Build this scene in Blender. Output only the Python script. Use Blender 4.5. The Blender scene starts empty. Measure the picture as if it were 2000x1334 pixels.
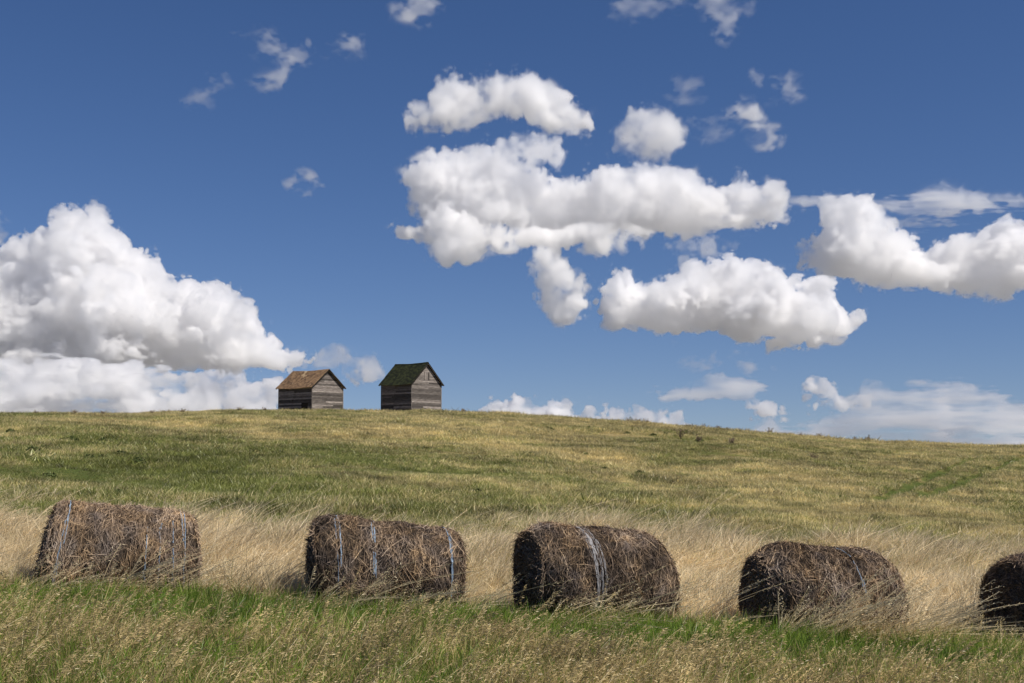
import bpy, bmesh, math, random
import numpy as np
from mathutils import Vector, Matrix

sc = bpy.context.scene
col = sc.collection
R_ = math.radians

# ------------------------------------------------------------------ camera
F = 2414.0                       # focal length in pixels of a 2000 px wide frame
PITCH = math.atan((890 - 667) / F)
CAMZ = 2.3
cam = bpy.data.cameras.new('camera')
cam_ob = bpy.data.objects.new('camera', cam)
col.objects.link(cam_ob)
cam.sensor_width = 36
cam.lens = 36 * F / 2000
cam.clip_start = 0.1
cam.clip_end = 200000
cam_ob.location = (0, 0, CAMZ)
cam_ob.rotation_euler = (math.pi / 2 + PITCH, 0, 0)
sc.camera = cam_ob

# ------------------------------------------------------------------ sky and sun
SUN_EL, SUN_AZ = R_(51), R_(120)          # azimuth clockwise from +Y (straight ahead)
sun_dir = Vector((math.cos(SUN_EL) * math.sin(SUN_AZ), math.cos(SUN_EL) * math.cos(SUN_AZ), math.sin(SUN_EL)))
world = bpy.data.worlds.new('World')
sc.world = world
world.use_nodes = True
wn = world.node_tree
bg = wn.nodes['Background']
bg.inputs[1].default_value = 0.060
sky = wn.nodes.new('ShaderNodeTexSky')
sky.sky_type = 'NISHITA'
sky.sun_disc = False
sky.sun_elevation = SUN_EL
sky.sun_rotation = SUN_AZ
sky.altitude = 700
sky.air_density = 1.0
sky.dust_density = 0.15
sky.ozone_density = 3.0
hs = wn.nodes.new('ShaderNodeHueSaturation')
hs.inputs['Saturation'].default_value = 1.17
tc = wn.nodes.new('ShaderNodeTexCoord')
lift = wn.nodes.new('ShaderNodeVectorMath')          # clear dry air: the pale band at the horizon stays low
lift.operation = 'ADD'
lift.inputs[1].default_value = (0, 0, 0.045)
wn.links.new(tc.outputs['Generated'], lift.inputs[0])
wn.links.new(lift.outputs[0], sky.inputs['Vector'])
wn.links.new(sky.outputs[0], hs.inputs['Color'])
tint = wn.nodes.new('ShaderNodeMix')
tint.data_type = 'RGBA'
tint.blend_type = 'MULTIPLY'
tint.inputs[0].default_value = 1
tint.inputs[7].default_value = (1.0, .94, 1.10, 1)
wn.links.new(hs.outputs[0], tint.inputs[6])
wn.links.new(tint.outputs[2], bg.inputs[0])
sun = bpy.data.lights.new('sun', 'SUN')
sun.energy = 5.0
sun.angle = R_(0.53)
sun.color = (1.0, 0.94, 0.85)
sun_ob = bpy.data.objects.new('sun', sun)
col.objects.link(sun_ob)
sun_ob.rotation_euler = sun_dir.to_track_quat('Z', 'Y').to_euler()
sun_ob.location = (60, -30, 80)

vs = sc.view_settings
vs.view_transform = 'Standard'
vs.look = 'None'
vs.gamma = 1.0
vs.exposure = 0.22
cy = sc.cycles
cy.max_bounces = 32
cy.diffuse_bounces = 3
cy.glossy_bounces = 1
cy.transmission_bounces = 4
cy.volume_bounces = 28
cy.transparent_max_bounces = 8
cy.volume_step_rate = 1.2
cy.use_adaptive_sampling = True
cy.adaptive_threshold = 0.015
cy.use_denoising = True
cy.denoising_prefilter = 'ACCURATE'
cy.caustics_reflective = False
cy.caustics_refractive = False

# ------------------------------------------------------------------ helpers
rng = np.random.default_rng(11)
random.seed(5)


def tag(o, label=None, cat=None, group=None, kind=None):
    if label: o['label'] = label
    if cat: o['category'] = cat
    if group: o['group'] = group
    if kind: o['kind'] = kind
    return o


def new_mesh(name, verts, faces, mats=(), smooth=False):
    me = bpy.data.meshes.new(name)
    me.from_pydata([tuple(map(float, v)) for v in verts], [], [tuple(map(int, f)) for f in faces])
    for m in mats: me.materials.append(m)
    if smooth: me.polygons.foreach_set('use_smooth', [True] * len(me.polygons))
    me.update()
    return me


def fast_mesh(name, verts, quads, mats=(), smooth=False):
    """quads: int array (n,4)"""
    me = bpy.data.meshes.new(name)
    verts = np.asarray(verts, np.float32); quads = np.asarray(quads, np.int32)
    me.vertices.add(len(verts)); me.vertices.foreach_set('co', verts.ravel())
    n, k = quads.shape
    me.loops.add(n * k); me.loops.foreach_set('vertex_index', quads.ravel())
    me.polygons.add(n)
    me.polygons.foreach_set('loop_start', np.arange(0, n * k, k, dtype=np.int32))
    if smooth: me.polygons.foreach_set('use_smooth', np.ones(n, bool))
    for m in mats: me.materials.append(m)
    me.update(calc_edges=True)
    return me


def obj(name, me, parent=None, loc=None):
    o = bpy.data.objects.new(name, me)
    col.objects.link(o)
    if parent is not None: o.parent = parent
    if loc is not None: o.location = loc
    return o


def empty(name, loc, rz=0.0):
    o = bpy.data.objects.new(name, None)
    o.empty_display_size = 0.3
    col.objects.link(o)
    o.location = loc
    o.rotation_euler = (0, 0, rz)
    return o


def fattr(me, name, vals):
    a = me.attributes.new(name, 'FLOAT', 'POINT')
    a.data.foreach_set('value', np.asarray(vals, np.float32).ravel())


def vattr(me, name, vals):
    a = me.attributes.new(name, 'FLOAT_VECTOR', 'POINT')
    a.data.foreach_set('vector', np.asarray(vals, np.float32).ravel())


class Mat:
    """small node-tree writer"""
    def __init__(s, name):
        s.m = bpy.data.materials.new(name); s.m.use_nodes = True
        s.t = s.m.node_tree; s.t.nodes.clear()
        s.out = s.t.nodes.new('ShaderNodeOutputMaterial')
    def n(s, typ, ins=None, **kw):
        nd = s.t.nodes.new('ShaderNode' + typ)
        for k, v in kw.items(): setattr(nd, k, v)
        for k, v in (ins or {}).items():
            if isinstance(v, bpy.types.NodeSocket): s.t.links.new(v, nd.inputs[k])
            else: nd.inputs[k].default_value = v
        return nd
    def attr(s, name, typ='GEOMETRY'):
        return s.n('Attribute', attribute_name=name, attribute_type=typ).outputs['Fac']
    def math(s, op, a, b=0.0, c=0.0, clamp=False):
        nd = s.n('Math', {0: a, 1: b, 2: c}, operation=op); nd.use_clamp = clamp
        return nd.outputs[0]
    def mix(s, f, a, b, blend='MIX'):
        nd = s.n('Mix', data_type='RGBA', blend_type=blend)
        for k, v in ((0, f), (6, a), (7, b)):
            if isinstance(v, bpy.types.NodeSocket): s.t.links.new(v, nd.inputs[k])
            else: nd.inputs[k].default_value = v if k == 0 else (tuple(v) + (1,))[:4]
        return nd.outputs[2]
    def ramp(s, f, stops):
        nd = s.n('ValToRGB', {0: f}); e = nd.color_ramp.elements
        while len(e) < len(stops): e.new(0.5)
        for el, (p, c) in zip(e, stops): el.position = p; el.color = (tuple(c) + (1,))[:4]
        return nd.outputs[0]
    def noise(s, scale, detail=4, rough=0.6, vec=None):
        ins = {'Scale': scale, 'Detail': detail, 'Roughness': rough}
        if vec is not None: ins['Vector'] = vec
        return s.n('TexNoise', ins).outputs[0]
    def surface(s, sh): s.t.links.new(sh, s.out.inputs['Surface']); return s.m


def value_noise2(x, y, wl, seed):
    """smooth random field at arbitrary points"""
    r = np.random.default_rng(seed); G = 512
    g = r.standard_normal((G, G)).astype(np.float32)
    u = np.asarray(x) / wl + 137.3; v = np.asarray(y) / wl + 71.9
    i = np.floor(u).astype(int); j = np.floor(v).astype(int)
    fu = u - i; fv = v - j
    fu = fu * fu * (3 - 2 * fu); fv = fv * fv * (3 - 2 * fv)
    a = g[i % G, j % G]; b = g[(i + 1) % G, j % G]; c = g[i % G, (j + 1) % G]; d = g[(i + 1) % G, (j + 1) % G]
    return (a * (1 - fu) + b * fu) * (1 - fv) + (c * (1 - fu) + d * fu) * fv


def sstep(a, b, x):
    t = np.clip((np.asarray(x, float) - a) / (b - a), 0, 1)
    return t * t * (3 - 2 * t)


# ------------------------------------------------------------------ terrain
RIDGE_Y = 120.0
_rx = np.array([-400, -120, -50, -35, -22, -7, 0, 10, 16, 25, 35, 50, 90, 200, 500.0])
_rz = np.array([4.0, 5.6, 6.0, 6.18, 6.45, 6.45, 6.10, 5.50, 4.98, 4.20, 3.46, 2.95, 2.4, 1.6, 1.0])


def ridge_z(x):
    x = np.asarray(x, float); s = 0
    for d in (-6, -3, 0, 3, 6): s = s + np.interp(x + d, _rx, _rz)
    return s / 5


def ground_z(x, y):
    x = np.asarray(x, float); y = np.asarray(y, float)
    base = 0.23 - 0.055 * np.clip(x, -30, 30)
    xr = x * np.clip(RIDGE_Y / np.maximum(y, 20), 0, 3)        # hill's shape follows its own fall line
    xr = x + (xr - x) * 0.35
    t = np.clip((y - 17) / (RIDGE_Y - 17), 0, 1)
    prof = 0.62 * t + 0.38 * (t * t * (3 - 2 * t))
    near = base * (1 - t) + ridge_z(xr) * t
    h = base * (1 - prof) + ridge_z(xr) * prof
    lump = 0.17 * value_noise2(x, y, 8, 3) * sstep(20, 45, y) * (1 - sstep(100, 118, y)) + 0.05 * value_noise2(x, y, 2.4, 4) * sstep(18, 30, y) * (1 - 0.5 * sstep(90, 118, y))
    ta = np.clip(((x - 13.5) * 26.5 + (y - 46) * 55) / (26.5 ** 2 + 55 ** 2), 0, 1)      # the wheel tracks keep to even ground
    lump = lump * sstep(2.5, 7, np.hypot(x - 13.5 - ta * 26.5, y - 46 - ta * 55))
    back = np.clip((y - RIDGE_Y) / 130, 0, 1)
    h = h + lump
    h = h * (1 - back * back * (3 - 2 * back)) + (-3.0) * back * back * (3 - 2 * back)
    h = np.where(y < 6, h, h)
    far = np.maximum(np.abs(x) / 400, np.abs(y) / 400)
    f = sstep(0.8, 2.0, far)
    return h * (1 - f) - 3.0 * f


CP, SP = math.cos(PITCH), math.sin(PITCH)


def ray(px, py):
    x = (px - 1000) / F; y = (667 - py) / F
    return np.array([x, CP - y * SP, SP + y * CP])


def on_ground(px, py):
    """point of the ground seen at a pixel of the photograph"""
    d = ray(px, py); d = d / d[1]
    ys = np.linspace(10, 123, 2000)
    z = CAMZ + d[2] * ys; g = ground_z(d[0] * ys, ys)
    k = np.argmax(z <= g) if (z <= g).any() else len(ys) - 1
    return np.array([d[0] * ys[k], ys[k], g[k]])


def at(px, py, D):
    d = ray(px, py); d = d * (D / d[1])
    return np.array([d[0], d[1], CAMZ + d[2]])


# wheel tracks on the slope
TRACKS = [[on_ground(*p)[:2] for p in pts] for pts in (
    [(1700, 980), (1760, 957), (1820, 930), (1880, 903), (1925, 889)],
    [(1785, 976), (1850, 953), (1910, 929), (1970, 904), (2030, 884)])]


def track_mask(x, y):
    m = np.zeros_like(np.asarray(x, float))
    for tr in TRACKS:
        for a, b in zip(tr[:-1], tr[1:]):
            ab = b - a; L2 = ab @ ab
            t = np.clip(((x - a[0]) * ab[0] + (y - a[1]) * ab[1]) / L2, 0, 1)
            d = np.hypot(x - a[0] - t * ab[0], y - a[1] - t * ab[1])
            m = np.maximum(m, 1 - sstep(0.20, 0.58, d + .08 * value_noise2(x, y, .8, 61)))
    return m


# greener and drier patches: (pixel used to find the place, radius x, radius y in metres, strength)
PATCHES = []
for px, py, rx, ry, s in [
        (150, 870, 6, 9, .35), (60, 905, 9, 14, .45), (350, 915, 10, 16, .5), (560, 925, 8, 12, .4), (200, 945, 8, 9, .35),
        (120, 1000, 4, 3.5, .5), (460, 1020, 4, 3, .6), (30, 1030, 3, 2.5, .5), (700, 985, 5, 4, .4), (620, 1000, 4, 3, .4),
        (1130, 925, 5, 8, .4), (1200, 1015, 3, 2.5, .35), (960, 890, 6, 10, .25), (760, 930, 5, 7, .3), (1380, 1000, 3, 3, .3),
        (1450, 900, 5, 9, .25), (1640, 925, 5, 6, .3), (1750, 1032, 1.2, .8, .7), (1240, 845, 4, 6, .25),
        (1100, 885, 9, 12, -.35), (650, 850, 10, 12, -.35), (250, 835, 14, 10, -.3), (1540, 955, 6, 5, -.35), (1400, 940, 6, 5, -.2),
        (900, 835, 12, 12, -.1), (560, 1000, 2, 2, -.4), (1300, 870, 8, 8, -.2), (850, 945, 5, 4, -.3), (1700, 1000, 7, 4, -.3)]:
    p = on_ground(px, py)
    PATCHES.append((p[0], p[1], rx, ry, s))


def green(x, y):
    """share of green among the grass at a place, 0..1"""
    n = 0.45 * value_noise2(x, y / 1.3, 14, 21) + 0.6 * value_noise2(x, y, 5.0, 22) + 0.7 * value_noise2(x, y, 1.9, 23) + 0.6 * value_noise2(x, y, .7, 24)
    g = 0.40 + 0.23 * n
    for cx, cy_, rx, ry, s in PATCHES:
        g = g + s * 0.36 * np.exp(-((x - cx) / rx) ** 2 - ((y - cy_) / ry) ** 2)
    g = g + 0.42 * track_mask(x, y) - 0.12 * sstep(95, 112, y) - .25 * sstep(113, 119, y)
    edge = 24.5 + 0.10 * x + 1.1 * value_noise2(x, y, 3.0, 31) + 2.5 * sstep(2, 9, x)
    dry = (1 - sstep(edge - 1.2, edge + 1.2, y)) * sstep(15.0, 15.9, y + .5 * value_noise2(x, y, 1.2, 33))
    g = g * (1 - dry) + dry * (0.05 + 0.06 * n)
    front = 1 - sstep(15.2, 15.9, y + .5 * value_noise2(x, y, 1.2, 33))
    gf = 0.60 + 0.42 * sstep(12.7, 13.7, y + .35 * value_noise2(x, y, .9, 34)) + 0.20 * value_noise2(x, y, .55, 35) + .12 * value_noise2(x, y, 1.9, 36) - 0.25 * sstep(4.5, 6.5, x)
    g = g * (1 - front) + front * gf
    return np.clip(g, 0, 1)


# ground sheet
def axis(lo, hi, step, far):
    c = list(np.arange(lo, hi + 1e-6, step)); s = step; v = hi; up = []
    while v < far: s *= 1.35; v += s; up.append(v)
    s = step; v = lo; dn = []
    while v > -far: s *= 1.35; v -= s; dn.append(v)
    return np.array(dn[::-1] + c + up)


gx = axis(-62, 62, 0.36, 60000); gy = axis(8, 126, 0.4, 60000)
GX, GY = np.meshgrid(gx, gy, indexing='ij')
GZ = ground_z(GX, GY) - 0.16 * track_mask(GX, GY)
nx, ny = GX.shape
idx = np.arange(nx * ny).reshape(nx, ny)
q = np.stack([idx[:-1, :-1], idx[1:, :-1], idx[1:, 1:], idx[:-1, 1:]], -1).reshape(-1, 4)

M = Mat('prairie_soil')
g_ = M.attr('green')
pn = M.n('TexCoord').outputs['Object']
n1 = M.noise(6.0, 6, .7, pn); n2 = M.noise(1.1, 5, .6, pn)
gg = M.math('ADD', g_, M.math('MULTIPLY', M.math('SUBTRACT', n1, .5), .9), clamp=True)
c = M.ramp(gg, [(0.0, (.30, .23, .115)), (.35, (.22, .185, .075)), (.6, (.105, .12, .032)), (1.0, (.05, .08, .018))])
c = M.mix(M.math('MULTIPLY', n2, .5), c, (.10, .085, .045))
c = M.mix(M.attr('far'), c, (.23, .225, .21))          # unseen far land, toned pale and neutral to bounce light onto cloud bases
bmp = M.n('Bump', {'Strength': .8, 'Distance': .06, 'Height': n1}).outputs[0]
mat_soil = M.surface(M.n('BsdfDiffuse', {'Color': c, 'Normal': bmp}).outputs[0])
me = fast_mesh('prairie_ground', np.stack([GX, GY, GZ], -1).reshape(-1, 3), q, [mat_soil], True)
fo = sstep(200, 500, np.hypot(GX, GY))
fattr(me, 'green', green(GX, GY))
fattr(me, 'far', fo)
ground = obj('ground', me)
tag(ground, 'rolling prairie ground rising to a low grassy ridge', kind='structure')


# ------------------------------------------------------------------ grass
def grass_material(name, tan, tan2, gr, gr2, transl=0.35):
    M = Mat(name)
    g = M.attr('green', 'INSTANCER'); v = M.attr('tone', 'INSTANCER'); r = M.attr('rnd'); h = M.attr('rise')
    f = M.math('SUBTRACT', g, r)
    f = M.n('MapRange', {0: f, 1: -.12, 2: .12}).outputs[0]
    r2 = M.math('FRACT', M.math('MULTIPLY', r, 7.31))
    dry = M.mix(r2, tan, tan2)
    grn = M.mix(r2, gr, gr2)
    c = M.mix(f, dry, grn)
    c = M.mix(1.0, c, M.n('CombineXYZ', {0: v, 1: v, 2: v}).outputs[0], 'MULTIPLY')
    d = M.n('BsdfDiffuse', {'Color': c}).outputs[0]
    t = M.n('BsdfTranslucent', {'Color': c}).outputs[0]
    gl = M.n('BsdfGlossy', {'Color': (.9, .9, .85, 1), 'Roughness': .45}).outputs[0]
    s = M.n('MixShader', {0: transl, 1: d, 2: t}).outputs[0]
    s = M.n('MixShader', {0: .035, 1: s, 2: gl}).outputs[0]
    return M.surface(s)


mat_grass = grass_material('meadow_grass', (.60, .47, .23), (.40, .30, .135), (.125, .215, .022), (.22, .29, .045), .48)
mat_hill = grass_material('hill_grass', (.71, .595, .30), (.54, .445, .20), (.155, .18, .037), (.265, .275, .075), .45)
mat_dry = grass_material('dry_grass', (.78, .655, .43), (.64, .51, .30), (.20, .22, .06), (.28, .27, .10), .5)


def ribbons(paths, widths, rnd, name, mats, rise=None):
    """paths: (n, k, 3) centre lines, widths: (n, k); each becomes a flat strip turned a random way"""
    paths = np.asarray(paths, np.float32); n, k, _ = paths.shape
    tang = np.gradient(paths, axis=1)
    tang /= np.linalg.norm(tang, axis=2, keepdims=True) + 1e-9
    ref = np.random.default_rng(n).normal(size=(n, 1, 3)); ref[..., 2] *= .35
    side = np.cross(tang, ref); side /= np.linalg.norm(side, axis=2, keepdims=True) + 1e-9
    w = np.asarray(widths)[..., None] * .5
    V = np.stack([paths - side * w, paths + side * w], 2)            # n,k,2,3
    ii = np.arange(n * k * 2).reshape(n, k, 2)
    Q = np.stack([ii[:, :-1, 0], ii[:, :-1, 1], ii[:, 1:, 1], ii[:, 1:, 0]], -1).reshape(-1, 4)
    me = fast_mesh(name, V.reshape(-1, 3), Q, mats)
    fattr(me, 'rnd', np.repeat(np.asarray(rnd), k * 2))
    return me


def blade_paths(r, n, height, radius, lean, spread, k=4, droop=0.5):
    az = r.uniform(0, 2 * np.pi, n); rad = radius * np.sqrt(r.random(n))
    bx, by = rad * np.cos(az), rad * np.sin(az)
    h = height * r.uniform(.55, 1.15, n)
    dx = lean * r.uniform(.4, 1.5, n) + spread * r.normal(size=n); dy = spread * r.normal(size=n)
    t = np.linspace(0, 1, k)[None]
    b = droop * r.uniform(.4, 1.3, n)[:, None]
    bend = t + b * t * t * 1.2
    X = bx[:, None] + h[:, None] * dx[:, None] * bend
    Y = by[:, None] + h[:, None] * dy[:, None] * bend
    Z = h[:, None] * (t * (1 - .28 * b * t * (np.abs(dx) + np.abs(dy))[:, None])) - .02
    return np.stack([X, Y, Z], -1), h


def tuft(name, seed, n, height, radius, width, lean, spread, mat, k=4, droop=.5):
    r = np.random.default_rng(seed)
    P, h = blade_paths(r, n, height, radius, lean, spread, k, droop)
    t = np.linspace(0, 1, k)[None]
    W = width * r.uniform(.6, 1.4, n)[:, None] * (1 - .88 * t ** 1.6)
    return ribbons(P, W, r.random(n), name, [mat])


def seed_stalk(name, seed, n, height, lean, mat, head=.16, spike=.012, k=7, droop=1.0, rad=.06, thick=.0044):
    """tall dry stalks with a drooping panicle of spikelets"""
    r = np.random.default_rng(seed)
    P, h = blade_paths(r, n, height, rad, lean, .10, k, droop)
    t = np.linspace(0, 1, k)[None]
    W = np.full((n, k), thick) * (1 - .5 * t)
    paths = [P]; 
    me_parts = [(P, W, r.random(n))]
    m = 20
    sp = []; sw = []; sr = []
    for i in range(n):
        for j in range(m):
            u = 1 - head * (j / m) / max(h[i], .2) * 1.0
            f = u * (k - 1); a = int(min(f, k - 2)); q0 = P[i, a] + (P[i, a + 1] - P[i, a]) * (f - a)
            L = spike * r.uniform(1.4, 2.6)
            d = np.array([.8 + .35 * r.normal(), .4 * r.normal(), .25 + .4 * r.normal()]); d /= np.linalg.norm(d)
            o = d * r.uniform(.003, .022)
            pts = [q0 + o + d * L * s for s in (0, .33, .7, 1)]
            sp.append(pts); sw.append([.001, spike * .42, spike * .36, .001]); sr.append(r.uniform(.55, 1))
    a = ribbons(P, W, .6 + .4 * r.random(n), name, [mat]); b = ribbons(sp, sw, sr, name, [mat])
    bm = bmesh.new(); bm.from_mesh(a); bm.from_mesh(b)
    me = bpy.data.meshes.new(name); bm.to_mesh(me); bm.free(); me.materials.append(mat)
    bpy.data.meshes.remove(a); bpy.data.meshes.remove(b)
    return me


def source_collection(name, meshes):
    c = bpy.data.collections.new(name)
    for i, m in enumerate(meshes):
        c.objects.link(bpy.data.objects.new('%s_%02d' % (name, i), m))
    return c


def scatter(name, pts, kind, rot, scale, attrs, source, label, cat):
    """one object of uncountable stuff: a copy of a tuft at each point"""
    me = bpy.data.meshes.new(name)
    me.vertices.add(len(pts)); me.vertices.foreach_set('co', np.asarray(pts, np.float32).ravel())
    a = me.attributes.new('kind_index', 'INT', 'POINT'); a.data.foreach_set('value', np.asarray(kind, np.int32))
    vattr(me, 'turn', rot)
    sca = np.asarray(scale, float)
    vattr(me, 'size', sca if sca.ndim == 2 else np.repeat(sca[:, None], 3, 1))
    for k_, v_ in attrs.items(): fattr(me, k_, v_)
    o = obj(name, me)
    g = bpy.data.node_groups.new(name, 'GeometryNodeTree')
    g.interface.new_socket('Geometry', in_out='INPUT', socket_type='NodeSocketGeometry')
    g.interface.new_socket('Geometry', in_out='OUTPUT', socket_type='NodeSocketGeometry')
    N, L = g.nodes.new, g.links.new
    gi, go, ip, ci = N('NodeGroupInput'), N('NodeGroupOutput'), N('GeometryNodeInstanceOnPoints'), N('GeometryNodeCollectionInfo')
    ci.inputs['Collection'].default_value = source; ci.inputs['Separate Children'].default_value = True; ci.inputs['Reset Children'].default_value = True
    ip.inputs['Pick Instance'].default_value = True
    def named(n_, t_):
        x = N('GeometryNodeInputNamedAttribute'); x.data_type = t_; x.inputs['Name'].default_value = n_
        return [s for s in x.outputs if s.enabled and s.name == 'Attribute'][0]
    L(gi.outputs[0], ip.inputs['Points']); L(ci.outputs[0], ip.inputs['Instance'])
    L(named('kind_index', 'INT'), ip.inputs['Instance Index'])
    er = N('FunctionNodeEulerToRotation'); L(named('turn', 'FLOAT_VECTOR'), er.inputs[0]); L(er.outputs[0], ip.inputs['Rotation'])
    L(named('size', 'FLOAT_VECTOR'), ip.inputs['Scale'])
    L(ip.outputs[0], go.inputs[0])
    md = o.modifiers.new('scatter', 'NODES'); md.node_group = g
    tag(o, label, cat, kind='stuff')
    return o


def spread_points(y0, y1, dens, r, pad=1.5, halfw=0.425):
    """random points on the strip of ground between two distances; dens(y) per m2"""
    ys = np.linspace(y0, y1, 200); w = 2 * (ys * halfw + pad); d = np.array([dens(v) for v in ys])
    cdf = np.cumsum(w * d); n = int(cdf[-1] * (ys[1] - ys[0])); cdf /= cdf[-1]
    y = np.interp(r.random(n), cdf, ys); x = r.uniform(-1, 1, n) * (y * halfw + pad)
    return x, y


r = np.random.default_rng(101)
#  -- meadow in front of the bales
short = [tuft('meadow_tuft', 200 + i, 30, .30, .11, .0095, .14, .20, mat_grass) for i in range(7)]
heads = [seed_stalk('brome_stalk', 300 + i, 3, .46, .36, mat_grass, head=.19, spike=.0175) for i in range(8)]
src = source_collection('meadow_sources', short + heads)
x, y = spread_points(9.2, 15.45, lambda v: 78, r)
x2, y2 = spread_points(9.2, 15.0, lambda v: 60, r)
keep = r.random(len(x2)) < np.clip(1.25 - green(x2, y2) * 1.1, .10, 1)
x2, y2 = x2[keep], y2[keep]
X = np.r_[x, x2]; Y = np.r_[y, y2]
n = len(X); ns = len(x)
gr = green(X, Y); gr[ns:] *= .25
scatter('meadow_grass', np.stack([X, Y, ground_z(X, Y)], 1), np.r_[r.integers(0, 7, ns), 7 + r.integers(0, 8, n - ns)],
        np.stack([r.normal(size=n) * .14, r.normal(size=n) * .12 + .22 * value_noise2(X, Y, .8, 62), r.uniform(-1.0, 1.0, n)], 1),
        np.r_[r.uniform(.65, 1.3, ns), r.uniform(.6, 1.15, n - ns)],
        {'green': gr, 'tone': np.clip(1.06 + .24 * r.normal(size=n) + .22 * value_noise2(X, Y, .4, 41), .45, 1.6)}, src,
        'lush green grass with tan seed heads in front of the bales', 'grass')

#  -- tall dry strip around and behind the bales
tall = [tuft('dry_tuft', 400 + i, 34, .44, .14, .0098, .24, .26, mat_dry, k=5, droop=.9) for i in range(7)]
stalk = [seed_stalk('dry_stalk', 430 + i, 3, .78, .55, mat_dry, head=.16, spike=.014, rad=.10, thick=.0075, droop=1.1) for i in range(6)]
src = source_collection('dry_sources', tall + stalk)
x, y = spread_points(15.5, 29.5, lambda v: 46 if v < 22 else 30, r)
g = green(x, y)
keep = r.random(len(x)) < np.clip(1.15 - 2.2 * g, 0, 1) 
x, y = x[keep], y[keep]
DRY = [x, y]
BALE_SPOTS = []


# ------------------------------------------------------------------ hay bales
M = Mat('weathered_hay')
rv = M.attr('rnd'); po = M.n('TexCoord').outputs['Object']
nb = M.noise(3.2, 5, .65, po); nf = M.noise(38, 4, .7, po)
oi = M.n('ObjectInfo').outputs['Random']
c = M.ramp(rv, [(0, (.05, .042, .036)), (.3, (.17, .140, .118)), (.65, (.36, .30, .25)), (.92, (.56, .475, .385)), (1, (.72, .62, .50))])
c2 = M.ramp(nb, [(.35, (.74, .71, .73)), (.62, (1.15, .94, .68))])
c = M.mix(1.0, c, c2, 'MULTIPLY')
c = M.mix(M.math('MULTIPLY', nf, .45), c, (.06, .048, .038))
mat_straw = M.surface(M.n('BsdfDiffuse', {'Color': c}).outputs[0])

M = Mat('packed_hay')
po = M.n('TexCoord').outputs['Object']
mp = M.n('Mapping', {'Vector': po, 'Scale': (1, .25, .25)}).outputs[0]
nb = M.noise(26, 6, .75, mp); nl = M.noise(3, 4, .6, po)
c = M.ramp(nb, [(.3, (.022, .017, .013)), (.55, (.075, .058, .045)), (.75, (.15, .12, .092))])  # core colour darkened so gaps in the straw read as shaded holes
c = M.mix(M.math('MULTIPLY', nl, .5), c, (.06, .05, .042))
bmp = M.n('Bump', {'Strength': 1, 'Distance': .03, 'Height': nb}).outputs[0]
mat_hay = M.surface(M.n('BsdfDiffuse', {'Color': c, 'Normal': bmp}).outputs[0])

M = Mat('faded_twine')
c = M.ramp(M.noise(9, 4, .6, M.n('TexCoord').outputs['Object']), [(.35, (.13, .175, .24)), (.65, (.27, .34, .42))])
mat_twine = M.surface(M.n('BsdfDiffuse', {'Color': c}).outputs[0])


M = Mat('grey_net_wrap')
c = M.ramp(M.noise(14, 4, .6, M.n('TexCoord').outputs['Object']), [(.35, (.16, .155, .16)), (.65, (.34, .33, .33))])
mat_net = M.surface(M.n('BsdfDiffuse', {'Color': c}).outputs[0])


class BaleShape:
    def __init__(s, L, Rd, seed, sag=.10, lean=0.0, taper=0.0, droop=0.0, soft=.10):
        s.L, s.R, s.sag, s.lean, s.taper, s.droop, s.soft = L, Rd, sag, lean, taper, droop, soft
        q_ = np.random.default_rng(seed); s.ph = q_.uniform(0, 6.28, (10,)); s.k = q_.integers(1, 5, (10,)); s.j = q_.uniform(.8, 4.5, (10,))
        s.seed = seed
    def lump(s, u, t):
        v = 0
        for p, k, j in zip(s.ph, s.k, s.j): v = v + np.sin(k * t + p * 3 + j * u * 2.2 + 1.5 * np.sin(j * u + p))
        return v / 10
    def warp(s, u, Y, Z):
        # slump under its own weight: wide flat foot, top a little lower
        R = s.R
        zz = Z / R
        Y = Y * (1 + .07 * (1 - zz) * .8 + .02)
        foot = np.minimum(zz + .80, 0)
        Z = R * (zz - foot * .75) * (1 - s.sag * (zz > 0) * zz * .5)
        Z = (Z + .80 * R) * (1 - s.droop * u / s.L) - .80 * R
        X = u + s.lean * (Z + R) * (.5 - u / s.L)
        return np.stack([X, Y, Z + .80 * R + .02 + s.taper * u], -1)
    def side(s, u, t, off=0.0):
        L, R = s.L, s.R
        e = np.clip((np.abs(u) / (L / 2) - .80 + s.soft) / (.20 + s.soft - .0), 0, 1)
        rr = R * (1 - s.soft * e ** 2.4) * (1 + .075 * s.lump(u, t)) + off
        return s.warp(u, rr * np.sin(t), rr * np.cos(t))
    def end(s, rf, t, sgn, off=0.0):
        L, R = s.L, s.R
        u = np.full_like(t, sgn * L / 2)
        rr = R * (1 - s.soft) * (1 + .075 * s.lump(u, t)) * rf
        bulge = sgn * (.055 * (1 - rf ** 2) + .02 * np.sin(3 * t + s.ph[0]) * rf + off)
        return s.warp(u + bulge, rr * np.sin(t), rr * np.cos(t))


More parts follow.
